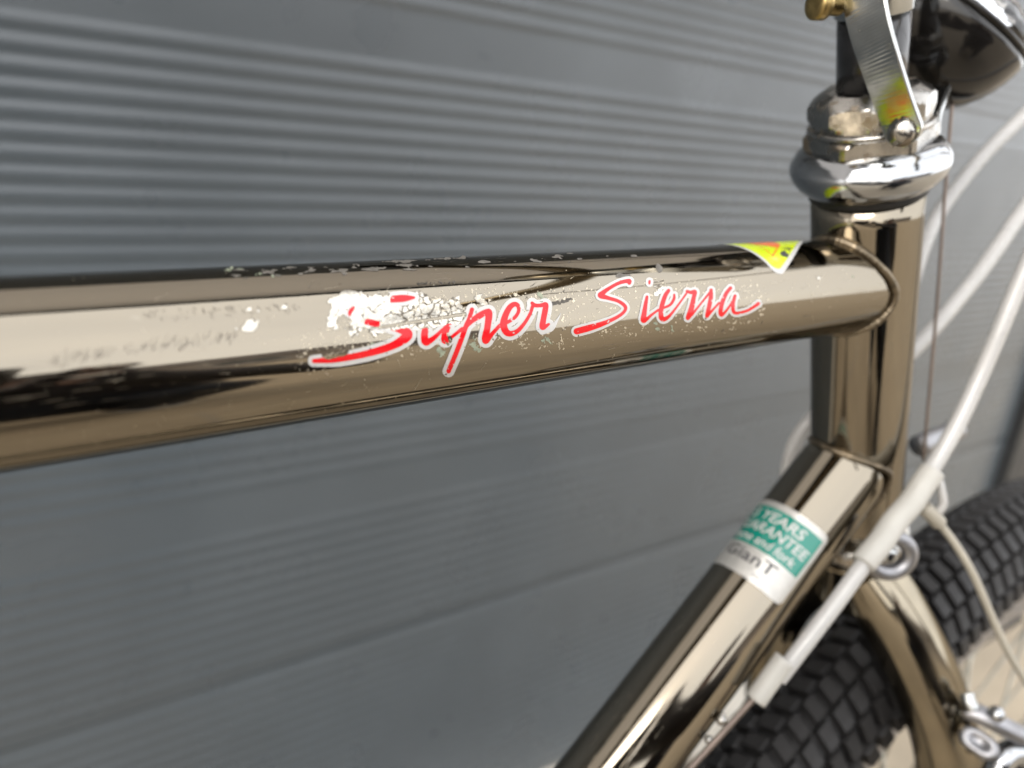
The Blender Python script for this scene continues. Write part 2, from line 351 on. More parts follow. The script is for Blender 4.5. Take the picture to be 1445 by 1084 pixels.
# welds ------------------------------------------------------------
def bead(name, P, d, r, parent, a0=0, a1=2 * math.pi, n=420, rad=0.00105, lumps=58):
    """bead along the meeting line of a tube (axis P,d, radius r) with the head tube"""
    d, e1, e2 = frame(d); pts = []; rr = []
    for k in range(n + 1):
        a = a0 + (a1 - a0) * k / n; o = P + (r + 0.0004) * (math.cos(a) * e1 + math.sin(a) * e2)
        q = o - J; aa = d - (d @ HD) * HD; b = q - (q @ HD) * HD
        A2 = aa @ aa; B2 = 2 * aa @ b; C2 = b @ b - 0.0163 ** 2; D2 = B2 * B2 - 4 * A2 * C2
        t = (-B2 - math.sqrt(max(D2, 0))) / (2 * A2) if D2 > 0 else -B2 / (2 * A2)
        pts.append(o + d * t); ph = k / n * lumps
        rr.append(rad * (0.88 + 0.16 * math.sin(ph * 0.37 + 1) ** 2 + 0.17 * abs(math.sin(math.pi * (ph + 0.55 * math.sin(ph * 0.9 + math.sin(ph * 2.3))))) * (0.6 + 0.7 * math.sin(ph * 1.7 + math.sin(ph * .6) * 2) ** 2)))
    v, f = sweep(pts, rr, 10, False); return obj(name, v, f, m_weld, parent)
bead('weld_bead', J - TT * 0.05, TT, 0.0143, head_tube)
bead('weld_bead', K + DD * 0.06, -DD, 0.0152, head_tube, rad=0.0008)

# lettering on the top tube ------------------------------------------
X0, Y0, X1, Y1, STP = 420.0, 385.0, 1085.0, 540.0, 0.6
gx = np.arange(X0, X1, STP); gy = np.arange(Y0, Y1, STP); GX, GY = np.meshgrid(gx, gy)
SUPER = [
 [(584, 420, 3), (570, 421, 9), (556, 422, 9), (535, 424, 6), (512, 430, 6), (496, 440, 8), (503, 449, 8), (525, 455, 9), (556, 462, 9), (572, 468, 12), (574, 475, 13), (556, 487, 10), (530, 496, 9), (500, 503, 8), (470, 507.5, 8), (443, 509.5, 5)],
 [(601, 461, 8), (599, 473, 9), (601, 483, 9), (611, 478, 6), (623, 467, 4), (633, 458, 4)],
 [(633, 458, 7), (628, 471, 8), (628, 481, 8), (637, 476, 4), (652, 464, 4)],
 [(666, 437, 5), (662, 450, 5), (657, 462, 6), (651, 479, 6), (643, 500, 6), (633, 524, 5.5)],
 [(659, 460, 4), (667, 452, 6), (676, 446, 8), (687, 440, 7), (690, 443, 9), (688, 461, 8), (685, 476, 9), (686, 481, 8), (693, 473, 5), (705, 459.5, 4)],
 [(705, 459.5, 4), (716, 455, 4), (727, 447.5, 4), (732, 438.5, 4), (730.5, 431, 5), (725, 429.5, 6), (718.5, 435, 7), (713, 446, 8), (710.5, 458, 9), (714, 468, 8.5), (721, 471, 7), (731, 466.5, 5), (741, 455, 4), (748, 443, 3.6), (752, 431, 4)],
 [(751, 428, 4), (755, 431, 4.5), (763, 431, 4.5), (770, 430, 6), (769.5, 437, 7), (767, 450, 7), (765.5, 461, 7.5), (769, 461, 5), (774.5, 457.5, 2.5)]]
SIERRA = [
 [(888, 399.5, 4), (887.5, 396.5, 5), (874.7, 399, 4), (860.6, 406.3, 4), (850, 414, 6), (848, 417.2, 7), (858, 420.5, 4.5), (872.4, 425, 3.8), (881.5, 431.5, 4), (882.5, 437, 3.5), (877, 443.5, 3.5), (865.3, 450.5, 4), (848.8, 457.5, 6), (831, 463, 8), (814, 467.6, 8)],
 [(916.6, 397, 2.6), (916.4, 400, 2.2)],
 [(913, 419, 3), (911, 430, 4.5), (909, 443, 6), (908, 452, 6.5), (913, 450, 4), (920, 444, 2.6), (931, 436, 2.2)],
 [(931, 436, 2.4), (937, 434.4, 2.4), (946, 430, 2.8), (951, 422, 3), (951.5, 416, 2.2)],
 [(943.5, 410, 4), (938.5, 418, 5), (933.5, 434, 5.5), (933, 447, 6), (937, 450.5, 5.5), (945, 445.5, 3.2), (957, 430.5, 1.8), (968.8, 414, 1.8)],
 [(969.5, 411, 3), (975, 412.8, 4), (980.5, 412, 5), (978.8, 421, 5), (975.5, 436, 6.5), (970.5, 449, 4.5), (975, 445, 3), (977, 443.5, 2.6), (988.8, 428.8, 1.8), (1002, 412.4, 2.4)],
 [(1003.5, 409.5, 4), (1003, 420.6, 5), (1000, 436, 5), (997.5, 446.5, 3.6), (1003, 440.6, 2.4), (1014.7, 427.6, 2)],
 [(1031, 406.5, 4), (1025, 414, 4.5), (1019.5, 426.5, 5), (1017, 438, 5), (1018, 444.5, 4.5), (1024, 439.6, 2.4), (1033, 427, 2.2), (1037.6, 417, 2.4)],
 [(1037, 418, 3.4), (1034.5, 429, 4), (1035, 439, 4), (1040, 442, 3.2), (1054.7, 438.4, 2.6), (1064, 433, 3), (1070, 428.5, 4)]]
red = np.full(GX.shape, -9.0); wht = np.full(GX.shape, -9.0)
for s in SUPER: stroke(red, GX, GY, s, X0, Y0, STP, 0.5); stroke(wht, GX, GY, s, X0, Y0, STP, 5.8)
for s in SIERRA: stroke(red, GX, GY, s, X0, Y0, STP, 0.5); stroke(wht, GX, GY, s, X0, Y0, STP, 4.0)
stroke(wht, GX, GY, [(765, 468, 9), (778, 464, 7), (785, 454, 4), (791.5, 442, 0.6)], X0, Y0, STP)
stroke(wht, GX, GY, [(444, 510, 10), (470, 509, 18), (500, 504, 20), (530, 497, 20), (560, 487, 19)], X0, Y0, STP)
jag = (fbm(GX, GY, 9, 11) - 0.5) * 9; vc = voro(GX, GY, 13, 4)
gone = blobs(GX, GY, [((474, 432), (540, 432), 20), ((500, 455), (556, 456), 10), ((560, 452), (612, 449), 13), ((612, 449), (646, 444), 12),
                      ((548, 440), (556, 436), 9), ((626, 480), (632, 486), 1.6), ((631, 470), (635, 482), 1.8)]) + jag * 0.8
tri = np.minimum(np.minimum(blobs(GX, GY, [((463, 497), (484, 495), 10, 8)]), 99), 99) + jag * 0.25
gone = np.maximum(gone, tri)
keep = np.maximum(blobs(GX, GY, [((560, 423), (586, 420), 12)]) - 0.05 * np.abs(GX - 551) * (GX < 551), blobs(GX, GY, [((491, 444), (497, 433), 4), ((519, 455), (532, 457), 4.5)]) + jag * 0.2)
keep = np.where((GX < 551) & (GY < 431), np.minimum(keep, GX - 551), keep)
pits = 0.62 - fbm(GX, GY, 6, 90); worn = np.minimum(-gone, 99)
red2 = np.minimum(red, np.maximum(worn, keep)); wht2 = np.minimum(wht, np.maximum(worn, keep))
chip = (fbm(GX, GY, 5, 55) - 0.79) * 30                      # tiny chips through the print
red2 = np.minimum(red2, -chip); wht2 = np.minimum(wht2, -(fbm(GX, GY, 6, 77) - 0.79) * 30)
TTP = J
def sheet(name, field, mats, lift, parent, x0=X0, y0=Y0, st=STP, P=TTP, d=TT, R=0.0143, smooth=True, label=None, kind=None):
    vv, ff = contour(field, x0, y0, st)
    if not len(ff): return None
    w3 = cylmap(P, d, R + lift, vv)
    o = obj(name, w3, [f[::-1] for f in ff], mats, parent, smooth, label=label)
    if kind: o['kind'] = kind
    return o
sheet('lettering_border', wht2, m_white, 0.00006, top_tube, label='white outline round the script lettering, worn through on the first word')
sheet('lettering', red2, m_red, 0.00009, top_tube, label='red script lettering Super Sierra')

# worn lacquer: bright nickel patches, flakes, grit -----------------------
PX0, PY0, PX1, PY1 = 300.0, 345.0, 1260.0, 560.0
hx = np.arange(PX0, PX1, 0.75); hy = np.arange(PY0, PY1, 0.75); HX, HY = np.meshgrid(hx, hy)
crack = voro(HX + 9 * vnoise(HX, HY, 9, 3), HY + 9 * vnoise(HX, HY, 9, 5), 12, 9)
big = blobs(HX, HY, [((466, 426), (480, 425), 4), ((476, 430), (471, 452), 9), ((494, 430), (550, 434), 19), ((505, 452), (555, 452), 13)]) + (fbm(HX, HY, 15, 21) - 0.5) * 20 + (fbm(HX, HY, 4, 23) - 0.5) * 9 - 1.5
cells = np.minimum(blobs(HX, HY, [((575, 432), (640, 436), 14), ((570, 450), (648, 444), 11), ((525, 466), (640, 455), 6), ((496, 470), (505, 466), 7), ((590, 418), (610, 425), 7)]) + (fbm(HX, HY, 10, 31) - 0.5) * 15 + (fbm(HX, HY, 3.5, 33) - 0.5) * 9 - 1.0, (crack - 0.8) * 1.2 + (fbm(HX, HY, 3, 35) - 0.5) * 2)
stripe = np.abs((HY - 464) + (HX - 525) * 0.158) - 2.6                         # dull scratch crossing the patch
stripe = np.where((HX > 522), stripe, 9)
dots = blobs(HX, HY, [((346, 465), (360, 458), 4.6), ((352, 462), (354, 455), 5.5), ((399, 434), (400, 433), 3), ((351, 436), (352, 436), 2), ((364, 436), (364, 437), 2.2),
                      ((333, 464), (334, 463), 2.8), ((676, 423), (684, 426), 6, 4), ((746, 444), (749, 440), 4), ((924, 400), (936, 398), 3), ((926, 414), (938, 409), 4), ((1040, 416), (1042, 420), 3), ((1155, 391), (1157, 392), 1.5)]) + (fbm(HX, HY, 5, 41) - 0.5) * 12 - 1.0
crack2 = voro(HX + 14 * vnoise(HX, HY, 17, 13), HY + 14 * vnoise(HX, HY, 17, 15), 27, 19)
big = np.minimum(big, (crack2 - 0.35) * 1.5 + (fbm(HX, HY, 3, 37) - 0.45) * 2.5)
bare = np.minimum(np.maximum(np.maximum(big, cells), dots), stripe)
m_rimf = mat('lacquer_edge', (0.085, 0.07, 0.05), 0.4, 0.2, var=0.3, vscale=900)
sheet('lacquer_edge', np.minimum(bare + 1.0, 9), m_rimf, 0.00002, top_tube, PX0, PY0, 0.75, kind='stuff')
sheet('bare_patch', bare, m_nickel, 0.00003, top_tube, PX0, PY0, 0.75, kind='stuff')
near = blobs(HX, HY, [((450, 495), (640, 450), 34), ((640, 450), (800, 450), 42), ((800, 440), (1050, 430), 34)])
grit = (fbm(HX, HY, 3.0, 61) - 0.70 - 0.004 * np.maximum(0, -near)) * 14 + np.clip(near, -30, 0) * 0.25
sheet('lacquer_grit', np.minimum(grit, 3), m_grit, 0.000035, top_tube, PX0, PY0, 0.75, kind='stuff')
edge = HY - (391 - 0.0443 * HX)                                               # distance below the top silhouette
flk = (fbm(HX * 0.33, HY * 1.3, 5.0, 71) - 0.60) * 16 - 0.32 * np.abs(edge - 10) - 0.01 * np.abs(HX - 600) * (HX > 900)
flk = np.maximum(flk, blobs(HX, HY, [((555, 369), (655, 364), 4, 6), ((560, 374), (610, 376), 3), ((870, 389), (888, 388), 6), ((928, 372), (932, 384), 6)]) + (fbm(HX * 0.6, HY, 7, 73) - 0.5) * 8 - 3.5)
sheet('lacquer_flake', flk, m_flake, 0.000045, top_tube, PX0, PY0, 0.75, kind='stuff')
grn_ = blobs(HX, HY, [((312, 381), (345, 379), 1.5), ((362, 388), (372, 384), 2), ((388, 383), (385, 389), 1.5), ((540, 482), (526, 486), 3.2), ((619, 492), (624, 499), 5), ((666, 486), (674, 494), 5), ((668, 472), (669, 478), 3),
                      ((760, 415), (771, 424), 4), ((772, 478), (776, 482), 4.5), ((769, 476), (767, 480), 3), ((1200, 388), (1204, 390), 1), ((925, 456), (928, 464), 2.4), ((947, 459), (950, 468), 1.6)]) + (fbm(HX, HY, 4, 81) - 0.5) * 9 + (fbm(HX, HY, 1.9, 83) - 0.5) * 7 - 1.6
sheet('pale_flake', grn_, m_flakeg, 0.00004, top_tube, PX0, PY0, 0.75, kind='stuff')
scf = blobs(HX, HY, [((782, 428), (806, 421), 4, 2), ((770, 432), (800, 425), 3), ((795, 409), (796, 412), 2), ((590, 400), (640, 398), 1.6)]) + (fbm(HX, HY, 3.2, 97) - 0.5) * 9 - 1.2
sheet('dark_scuff', scf, m_scuff, 0.00005, top_tube, PX0, PY0, 0.75, kind='stuff')

# hairline scratches: short slanting ticks in bands, a few long ones
SX0, SY0 = 20.0, 380.0; sx_ = np.arange(SX0, 1240, 0.8); sy_ = np.arange(SY0, 660, 0.8); QX, QY = np.meshgrid(sx_, sy_); scr = np.full(QX.shape, -9.0); lite = scr.copy()
rs = random.Random(3)
def tick(F, x, y, L, ang, w): stroke(F, QX, QY, [(x, y, w), (x + L * math.cos(ang), y + L * math.sin(ang), w * 0.5)], SX0, SY0, 0.8)
for k in range(150):
    u = rs.random(); x = 70 + 270 * u; y = 512 - 38 * u + rs.gauss(0, 5); tick(scr, x, y, rs.uniform(4, 13), R_(rs.gauss(-62, 9)), rs.uniform(0.7, 1.3))
for k in range(70):
    u = rs.random(); x = 200 + 230 * u; y = 436 - 9 * u + abs(rs.gauss(0, 6)); tick(scr, x, y, rs.uniform(3, 9), R_(rs.gauss(58, 12)), rs.uniform(0.6, 1.2))
for k in range(60): tick(scr, rs.uniform(430, 1150), rs.uniform(400, 470), rs.uniform(3, 14), R_(rs.gauss(-20, 40)), rs.uniform(0.5, 1.0))
for k in range(110):
    x = rs.uniform(30, 1200); tick(lite, x, 430 - 0.05 * x + rs.random() * (225 - 0.12 * x), rs.uniform(2, 22), R_(rs.choice([-9, -8, 80, 60, -60, -30]) + rs.gauss(0, 8)), rs.uniform(0.4, 0.9))
for k in range(160):
    x = rs.uniform(30, 1200); tick(lite, x, 395 - 0.045 * x + rs.random() * (265 - 0.12 * x), 0.4, 0, rs.uniform(0.8, 1.9))
m_scr = mat('scratch', (0.115, 0.10, 0.08), 0.45, 0.6, var=0.3, vscale=900)
sheet('fine_scratch', scr, m_scr, 0.00004, top_tube, SX0, SY0, 0.8, kind='stuff'); sheet('dust_speck', lite, m_grit, 0.000042, top_tube, SX0, SY0, 0.8, kind='stuff')

# warning sticker, bent over the top of the tube (u along tube, arc across it) ------------
def sheet_uv(field_fn, u0, u1, a0, a1, n, P, d, e1, e2, R, lift):
    us = np.linspace(u0, u1, n); as_ = np.linspace(a0, a1, n); st = 1.0
    U, V = np.meshgrid(us, as_); F = field_fn(U, V)
    vv, ff = contour(F, 0, 0, 1.0)
    if not len(ff): return np.zeros((0, 3)), []
    u = u0 + (u1 - u0) * vv[:, 0] / (n - 1); a = a0 + (a1 - a0) * vv[:, 1] / (n - 1); th = a / R
    w = P + u[:, None] * d + (R + lift) * (np.cos(th)[:, None] * e1 + np.sin(th)[:, None] * e2)
    return w, ff
def rpoly(U, V, pts, r=0.0):
    """signed distance (inside > 0) to a convex polygon with rounded corners; pts counter-clockwise"""
    inside = np.full(U.shape, 9.0); dmin = np.full(U.shape, 9.0); n = len(pts)
    for i in range(n):
        a, b = np.array(pts[i]), np.array(pts[(i + 1) % n]); e = b - a; L = np.hypot(*e); nrm = np.array([-e[1], e[0]]) / L
        inside = np.minimum(inside, (U - a[0]) * nrm[0] + (V - a[1]) * nrm[1])
        t = np.clip(((U - a[0]) * e[0] + (V - a[1]) * e[1]) / L ** 2, 0, 1); dmin = np.minimum(dmin, np.hypot(U - a[0] - t * e[0], V - a[1] - t * e[1]))
    return np.where(inside > 0, dmin, -dmin) + r
TE1 = unit(A(-TT[2], 0, TT[0])); TE2 = A(0, -1, 0)           # angle 0 on top, growing to the near side
wmb = MB()
def tt_ua(px, py):
    q = cylmap(J, TT, 0.0143, [(px, py)])[0] - J; u = q @ TT; w = q - u * TT; return (u, 0.0143 * math.atan2(w @ TE2, w @ TE1))
tip = tt_ua(1100, 387.5)
def tri_in(g): return [(-0.0745 + g * 1.1, -0.0170 + g), (-0.0225 - g * 1.5, -0.0130 + g), (tip[0] + g * 0.15, tip[1] + 0.0004 - g * 1.15)]
o1, o2, o3 = tt_ua(1064, 345.5), tt_ua(1100, 346), tt_ua(1090, 362)
k1, k2, k3, k4 = tt_ua(1103, 350), tt_ua(1117, 350), tt_ua(1111, 364), tt_ua(1100, 361)
for fn, lift, mi in ((lambda U, V: rpoly(U, V, tri_in(0.0034), 0.0034), 0.00006, 0), (lambda U, V: rpoly(U, V, tri_in(0.0040), 0.0026), 0.0001, 1),
                     (lambda U, V: rpoly(U, V, [(-0.070, -0.0055), (-0.047, -0.0055), (o2[0], o2[1]), (o3[0], o3[1]), (o1[0], o1[1])], 0.0002), 0.00014, 2),
                     (lambda U, V: np.minimum(rpoly(U, V, [k1, k2, k3, k4]), (fbm(U * 1e4, V * 1e4, 9, 5) - 0.5) * 0.01), 0.00014, 3)):
    w, ff = sheet_uv(fn, -0.085, -0.020, -0.022, 0.022, 170, J, TT, TE1, TE2, 0.0143, lift); wmb.add(w, [f[::-1] for f in ff], mi)
wmb.build('warning_sticker', [m_white, m_yel, m_org, m_blk], top_tube, label='yellow and orange triangular sticker bent over the tube')

# guarantee sticker on the down tube ----------------------------------
DE1 = A(-0.676948586, 0, 0.736030306); DE2 = A(0, -1, 0); RD = 0.0152
gm = MB()
def uvrect(u0, u1, a0, a1, r): return lambda U, V: rpoly(U, V, [(u0 + r, a0 + r), (u1 - r, a0 + r), (u1 - r, a1 - r), (u0 + r, a1 - r)], r)
for fn, lift, mi in ((uvrect(0.0372, 0.0660, -0.0178, 0.0178, 0.0022), 0.00006, 0), (uvrect(0.0397, 0.0553, -0.0163, 0.0163, 0.0001), 0.0001, 1)):
    w, ff = sheet_uv(fn, 0.034, 0.069, -0.021, 0.021, 110, K, DD, DE1, DE2, RD, lift); gm.add(w, [f[::-1] for f in ff], mi)
def text_on(mb, txt, mi, u_base, height, width, lift, shear=0.0, fat=0.0, a_c=0.0):
    cu = bpy.data.curves.new('t', 'FONT'); cu.body = txt; cu.align_x = 'CENTER'; cu.shear = shear; cu.offset = fat; cu.resolution_u = 4
    to = bpy.data.objects.new('t', cu); COL.objects.link(to); dg = bpy.context.evaluated_depsgraph_get()
    me = bpy.data.meshes.new_from_object(to.evaluated_get(dg)); bm = bmesh.new(); bm.from_mesh(me)
    bmesh.ops.triangulate(bm, faces=bm.faces)
    bmesh.ops.subdivide_edges(bm, edges=[e for e in bm.edges if e.calc_length() > 0.1], cuts=2, use_grid_fill=True); bmesh.ops.triangulate(bm, faces=bm.faces)
    P = np.array([v.co[:] for v in bm.verts]); xs = P[:, 0]; ys = P[:, 1]; w_ = xs.max() - xs.min(); cxx = (xs.max() + xs.min()) / 2
    hh = 0.72
    a = (xs - cxx) / w_ * width + a_c; u = u_base - ys / hh * height; th = a / RD
    w3 = K + u[:, None] * DD + (RD + lift) * (np.cos(th)[:, None] * DE1 + np.sin(th)[:, None] * DE2)
    mb.add(w3, [[v.index for v in f.verts] for f in bm.faces], mi)
    bm.free(); bpy.data.objects.remove(to); bpy.data.curves.remove(cu); bpy.data.meshes.remove(me)
text_on(gm, '5 YEARS', 3, 0.0447, 0.0038, 0.0215, 0.00016, 0.15, 0.015)
text_on(gm, 'GUARANTEE', 3, 0.0496, 0.0038, 0.0305, 0.00016, 0.15, 0.012)
text_on(gm, 'frame and fork', 3, 0.0540, 0.0033, 0.0265, 0.00016, 0.12, 0.012)
text_on(gm, 'GianT', 2, 0.0609, 0.0044, 0.0200, 0.00014, 0.0, 0.010)
text_on(gm, 'co.', 2, 0.0640, 0.0016, 0.0030, 0.00014, 0.0, 0.0, 0.006)
m_silv = mat('silver_sticker', (0.43, 0.42, 0.395), 0.38, 0.55, var=0.1, vscale=250, spots=((0.22, 0.2, 0.17), 400, 0.68, 0.6))
gm.build('guarantee_sticker', [m_silv, m_grn, m_blk, m_white], down_tube, label='white and green guarantee sticker wrapped round the tube')

# headset ----------------------------------------------------------------
UP = -HD
def hs(t): return J + UP * t                       # height along the steering axis above the joint
def arcprof(t0, r0, t1, r1, b, n=8):
    return [(t0 + (t1 - t0) * i / n, r0 + (r1 - r0) * i / n + b * math.sin(math.pi * i / n)) for i in range(n + 1)]
v, f = lathe([(0.0300, 0.0157), (0.0303, 0.0166), (0.0322, 0.0170), (0.033, 0.0165)], J, UP, 96); obj('cup_seal', v, f, m_dark, bike)
v, f = lathe([(0.0323, 0.0160)] + arcprof(0.0323, 0.0176, 0.0355, 0.0207, 0.0003, 5) + arcprof(0.0357, 0.0209, 0.0438, 0.0197, 0.0016, 14) + arcprof(0.0440, 0.0194, 0.0455, 0.0165, 0.0004, 5), J, UP, 128)
obj('headset_cup', v, f, m_chrome, bike)
def hexr(ap, n=6, ph=0.0):
    def fn(a, t, r):
        k = (a + ph) % (2 * math.pi / n) - math.pi / n; return min(r, ap / math.cos(k))
    return fn
v, f = lathe([(0.0450, 0.0176), (0.0454, 0.0181), (0.0486, 0.0181), (0.0494, 0.0172), (0.0496, 0.0165)], J, UP, 144, hexr(0.0161, 6, 0.35)); obj('headset_race_nut', v, f, m_chromed, bike, False)
v, f = lathe([(0.0495, 0.0158), (0.0498, 0.0169), (0.0510, 0.0170), (0.0514, 0.0164)], J, UP, 96); obj('headset_washer', v, f, m_chromed, bike)
v, f = lathe([(0.0510, 0.0155), (0.0514, 0.0158), (0.0530, 0.0163)] + arcprof(0.0533, 0.0166, 0.0570, 0.0168, 0.0009, 6) + arcprof(0.0573, 0.0166, 0.0608, 0.0122, 0.0005, 6) + [(0.0610, 0.0105)], J, UP, 192, hexr(0.0156, 8, 0.1))
nut = obj('headset_locknut', v, f, m_chromed, bike, False)
v, f = lathe([(0.060, 0.0092), (0.0795, 0.0092)], J, UP, 64); obj('stem_quill', v, f, m_blackp, bike)
v, f = lathe([(0.0796, 0.0098), (0.080, 0.0101), (0.116, 0.0101), (0.125, 0.006)], J, UP, 64); stem = obj('stem', v, f, m_steel, bike)
bp = atz(1184, 8, 0.1965); bl = unit(atz(1150, 6, 0.1935) - bp)
pr = [(0.0, 0.0030)]
for i in range(9): pr += [(0.0005 + i * 0.0006, 0.0026), (0.0008 + i * 0.0006, 0.0031)]
pr += [(0.0058, 0.0031), (0.0058, 0.0043), (0.0062, 0.0047), (0.0092, 0.0047), (0.0098, 0.0040), (0.0099, 0.002)]
v, f = lathe([(t * 0.85, r * 0.8) for t, r in pr], bp, bl, 32); obj('stem_bolt', v, f, m_brass, bike)
# handlebar above the frame of the picture
hbc = hs(0.185) + A(0.10, 0, 0.04)
v, f = sweep(catmull([hs(0.112), hs(0.135), hs(0.165) + A(0.03, 0, 0.012), hbc], 6), 0.0115, 24); obj('stem_extension', v, f, m_fork, bike)
v, f = sweep(catmull([hbc + A(-0.03, y, 0.012 if abs(y) > 0.05 else 0) if abs(y) > 0.1 else hbc + A(0, y, 0) for y in (-0.33, -0.2, -0.05, 0.05, 0.2, 0.33)], 6), 0.0111, 20)
hb = obj('handlebar', v, f, m_fork, bike)
for sgn in (-1, 1):
    v, f = lathe([(0, 0.015), (0.004, 0.016), (0.11, 0.015), (0.115, 0.018), (0.118, 0.012)], hbc + A(-0.03, sgn * 0.334, 0.012), A(0, -sgn, 0), 20); obj('grip', v, f, m_rubber, hb)

# lamp -----------------------------------------------------------------
LC = atz(1335, 22, 0.252); LA = unit(M @ A(0.6, -0.8, -0.52)); LO = -0.0030; LR = 0.0296
lamp_prof = [(-LR * 1.0 * math.cos(a), LR * math.sin(a)) for a in np.linspace(0.04, 1.53, 24)] + [(0.0042 + LO + 0.0001, LR * 0.985)]
v, f = lathe(lamp_prof, LC, LA, 96); shell = obj('headlamp', v, f, m_lamp, bike, label='black domed headlamp tilted upward with a fluted clear lens')
v, f = lathe([(0.0041 + LO, LR * 0.95), (0.0043 + LO, LR * 0.985), (0.0050 + LO, LR * 0.995), (0.0058 + LO, LR * 0.99), (0.0062 + LO, LR * 0.95)], LC, LA, 96, cap=False); obj('lamp_rim', v, f, m_lamp, shell)
v, f = lathe([(0.0060 + LO, LR * 0.93), (0.0035 + LO, LR * 0.80), (-0.004 + LO, LR * 0.5), (-0.008 + LO, LR * 0.2), (-0.0085 + LO, 0.0006)], LC, LA, 64, cap=False)
m_mir = mat('lamp_reflector', (0.85, 0.86, 0.88), 0.3, 1.0, var=0.02); obj('reflector', v, f, m_mir, shell)
m_lens = bpy.data.materials.new('clear_lens'); m_lens.use_nodes = True; pb = m_lens.node_tree.nodes['Principled BSDF']
pb.inputs['Transmission Weight'].default_value = 1.0; pb.inputs['Roughness'].default_value = 0.03; pb.inputs['IOR'].default_value = 1.49; pb.inputs['Base Color'].default_value = (0.93, 0.95, 0.96, 1)
lens_o = [(0.0058 + LO + 0.011 * math.cos(a), LR * 0.965 * math.sin(a)) for a in np.linspace(math.pi / 2, 0.05, 16)]
lens_i = [(0.0042 + LO + 0.0102 * math.cos(a), LR * 0.925 * math.sin(a)) for a in np.linspace(0.05, math.pi / 2, 16)]
v, f = lathe(lens_o + lens_i + [lens_o[0]], LC, LA, 180, lambda a, t, r: r, cap=False)
d_, e1_, e2_ = frame(LA); v2 = []
for i, p in enumerate(v):                                  # flutes run across the lens
    q = p - LC; x = q @ e1_ * 0.8 + q @ e2_ * 0.6
    v2.append(p + LA * (0.00045 * abs(math.sin(x * 560)) if 180 < i < 16 * 180 else 0))
lens = obj('lens', v2, f, m_lens, shell); bm = bmesh.new(); bm.from_mesh(lens.data)
bmesh.ops.remove_doubles(bm, verts=bm.verts, dist=1e-6); bmesh.ops.recalc_face_normals(bm, faces=bm.faces); bm.to_mesh(lens.data); bm.free()
# strap bracket with its bolt
sp = [(1280, 206, 0.2015), (1272, 175, 0.2000), (1256, 130, 0.1963), (1241, 85, 0.1932), (1229, 45, 0.1917), (1221, 8, 0.191), (1217, -40, 0.1912), (1222, -95, 0.193), (1240, -140, 0.196)]
sc3 = catmull([atz(*p) for p in sp], 8); WV = unit(A(0.05, -0.99, 0.0)); v = []; f = []
n = len(sc3); L0 = 0.0
for i, p in enumerate(sc3):
    T = unit(sc3[min(i + 1, n - 1)] - sc3[max(i - 1, 0)]); w = unit(WV - (WV @ T) * T); nn = unit(np.cross(T, w))
    if nn @ (CAM - p) < 0: nn = -nn
    if i: L0 += np.linalg.norm(sc3[i] - sc3[i - 1])
    hw = 0.0052 * min(1.0, math.sqrt(max(0.02, 1 - max(0, 1 - L0 / 0.0052) ** 2))); th = 0.0008; c = 0.00025
    for (a, b) in ((hw - c, th), (hw, th - c), (hw, -th + c), (hw - c, -th), (-hw + c, -th), (-hw, -th + c), (-hw, th - c), (-hw + c, th)): v.append(p + w * a + nn * b)
for i in range(n - 1):
    for k in range(8): f.append((i * 8 + k, i * 8 + (k + 1) % 8, (i + 1) * 8 + (k + 1) % 8, (i + 1) * 8 + k))
f += [tuple(range(8)), tuple((n - 1) * 8 + k for k in range(7, -1, -1))]
strap = obj('lamp_bracket', v, f, m_steel, bike, False, label='curved flat steel strap holding the lamp')
strap.data.polygons.foreach_set('use_smooth', [(i % 8) in (0, 2, 4, 6) for i in range(len(f))])
bc = atz(1274, 186, 0.1998); bn = unit(CAM - bc) * 0.9 + A(-0.05, -0.12, 0); bn = unit(bn)
v, f = lathe([(0.0, 0.0038), (0.0004, 0.0038), (0.0006, 0.0031), (0.0017, 0.0030), (0.0023, 0.0022), (0.0026, 0.0010), (0.00262, 0.0001)], bc, bn, 40); obj('bracket_bolt', v, f, m_chromed, strap)
# far leg of the bracket
sp2 = [(1310, 208, 0.222), (1312, 180, 0.224), (1318, 160, 0.228), (1326, 138, 0.234)]
v, f = sweep(catmull([atz(*p) for p in sp2], 6), 0.0048, 16, flat=0.35, up=(0.8, -.5, 0)); obj('bracket_leg', v, f, m_steel, bike)

# fork ---------------------------------------------------------------
def ax(s, x=0, y=0): return J + HD * s + A(0, y, 0) + unit(A(0.93858, 0, 0.345055)) * x
v, f = lathe([(-0.100, 0.0162), (-0.1005, 0.0186), (-0.1065, 0.0192), (-0.110, 0.0175), (-0.1105, 0.0150)], J, UP, 72); obj('headset_lower_cup', v, f, m_chromed, bike)
v, f = lathe([(-0.1100, 0.0170), (-0.1105, 0.0178), (-0.1135, 0.0172), (-0.116, 0.0150), (-0.134, 0.0148), (-0.14, 0.012)], J, UP, 72); crown = obj('fork_crown', v, f, m_fork, bike)
for sgn in (-1, 1):
    path = [ax(0.121, 0, sgn * 0.004), ax(0.131, 0, sgn * 0.0125), ax(0.146, 0, sgn * 0.0225), ax(0.166, 0.001, sgn * 0.0325), ax(0.190, 0.002, sgn * 0.0405), ax(0.22, 0.003, sgn * 0.0450), ax(0.28, 0.004, sgn * 0.0490), ax(0.36, 0.007, sgn * 0.0500), ax(0.44, 0.022, sgn * 0.0500), ax(0.50, 0.0455, sgn * 0.0500)]
    c = catmull(path, 10); rr = list(np.interp(np.linspace(0, 1, len(c)), [0, .12, 0.3, 0.55, 1], [0.0122, 0.0133, 0.0133, 0.0125, 0.0075]))
    v, f = sweep(c, rr, 48); obj('fork_blade', v, f, m_fork, bike)
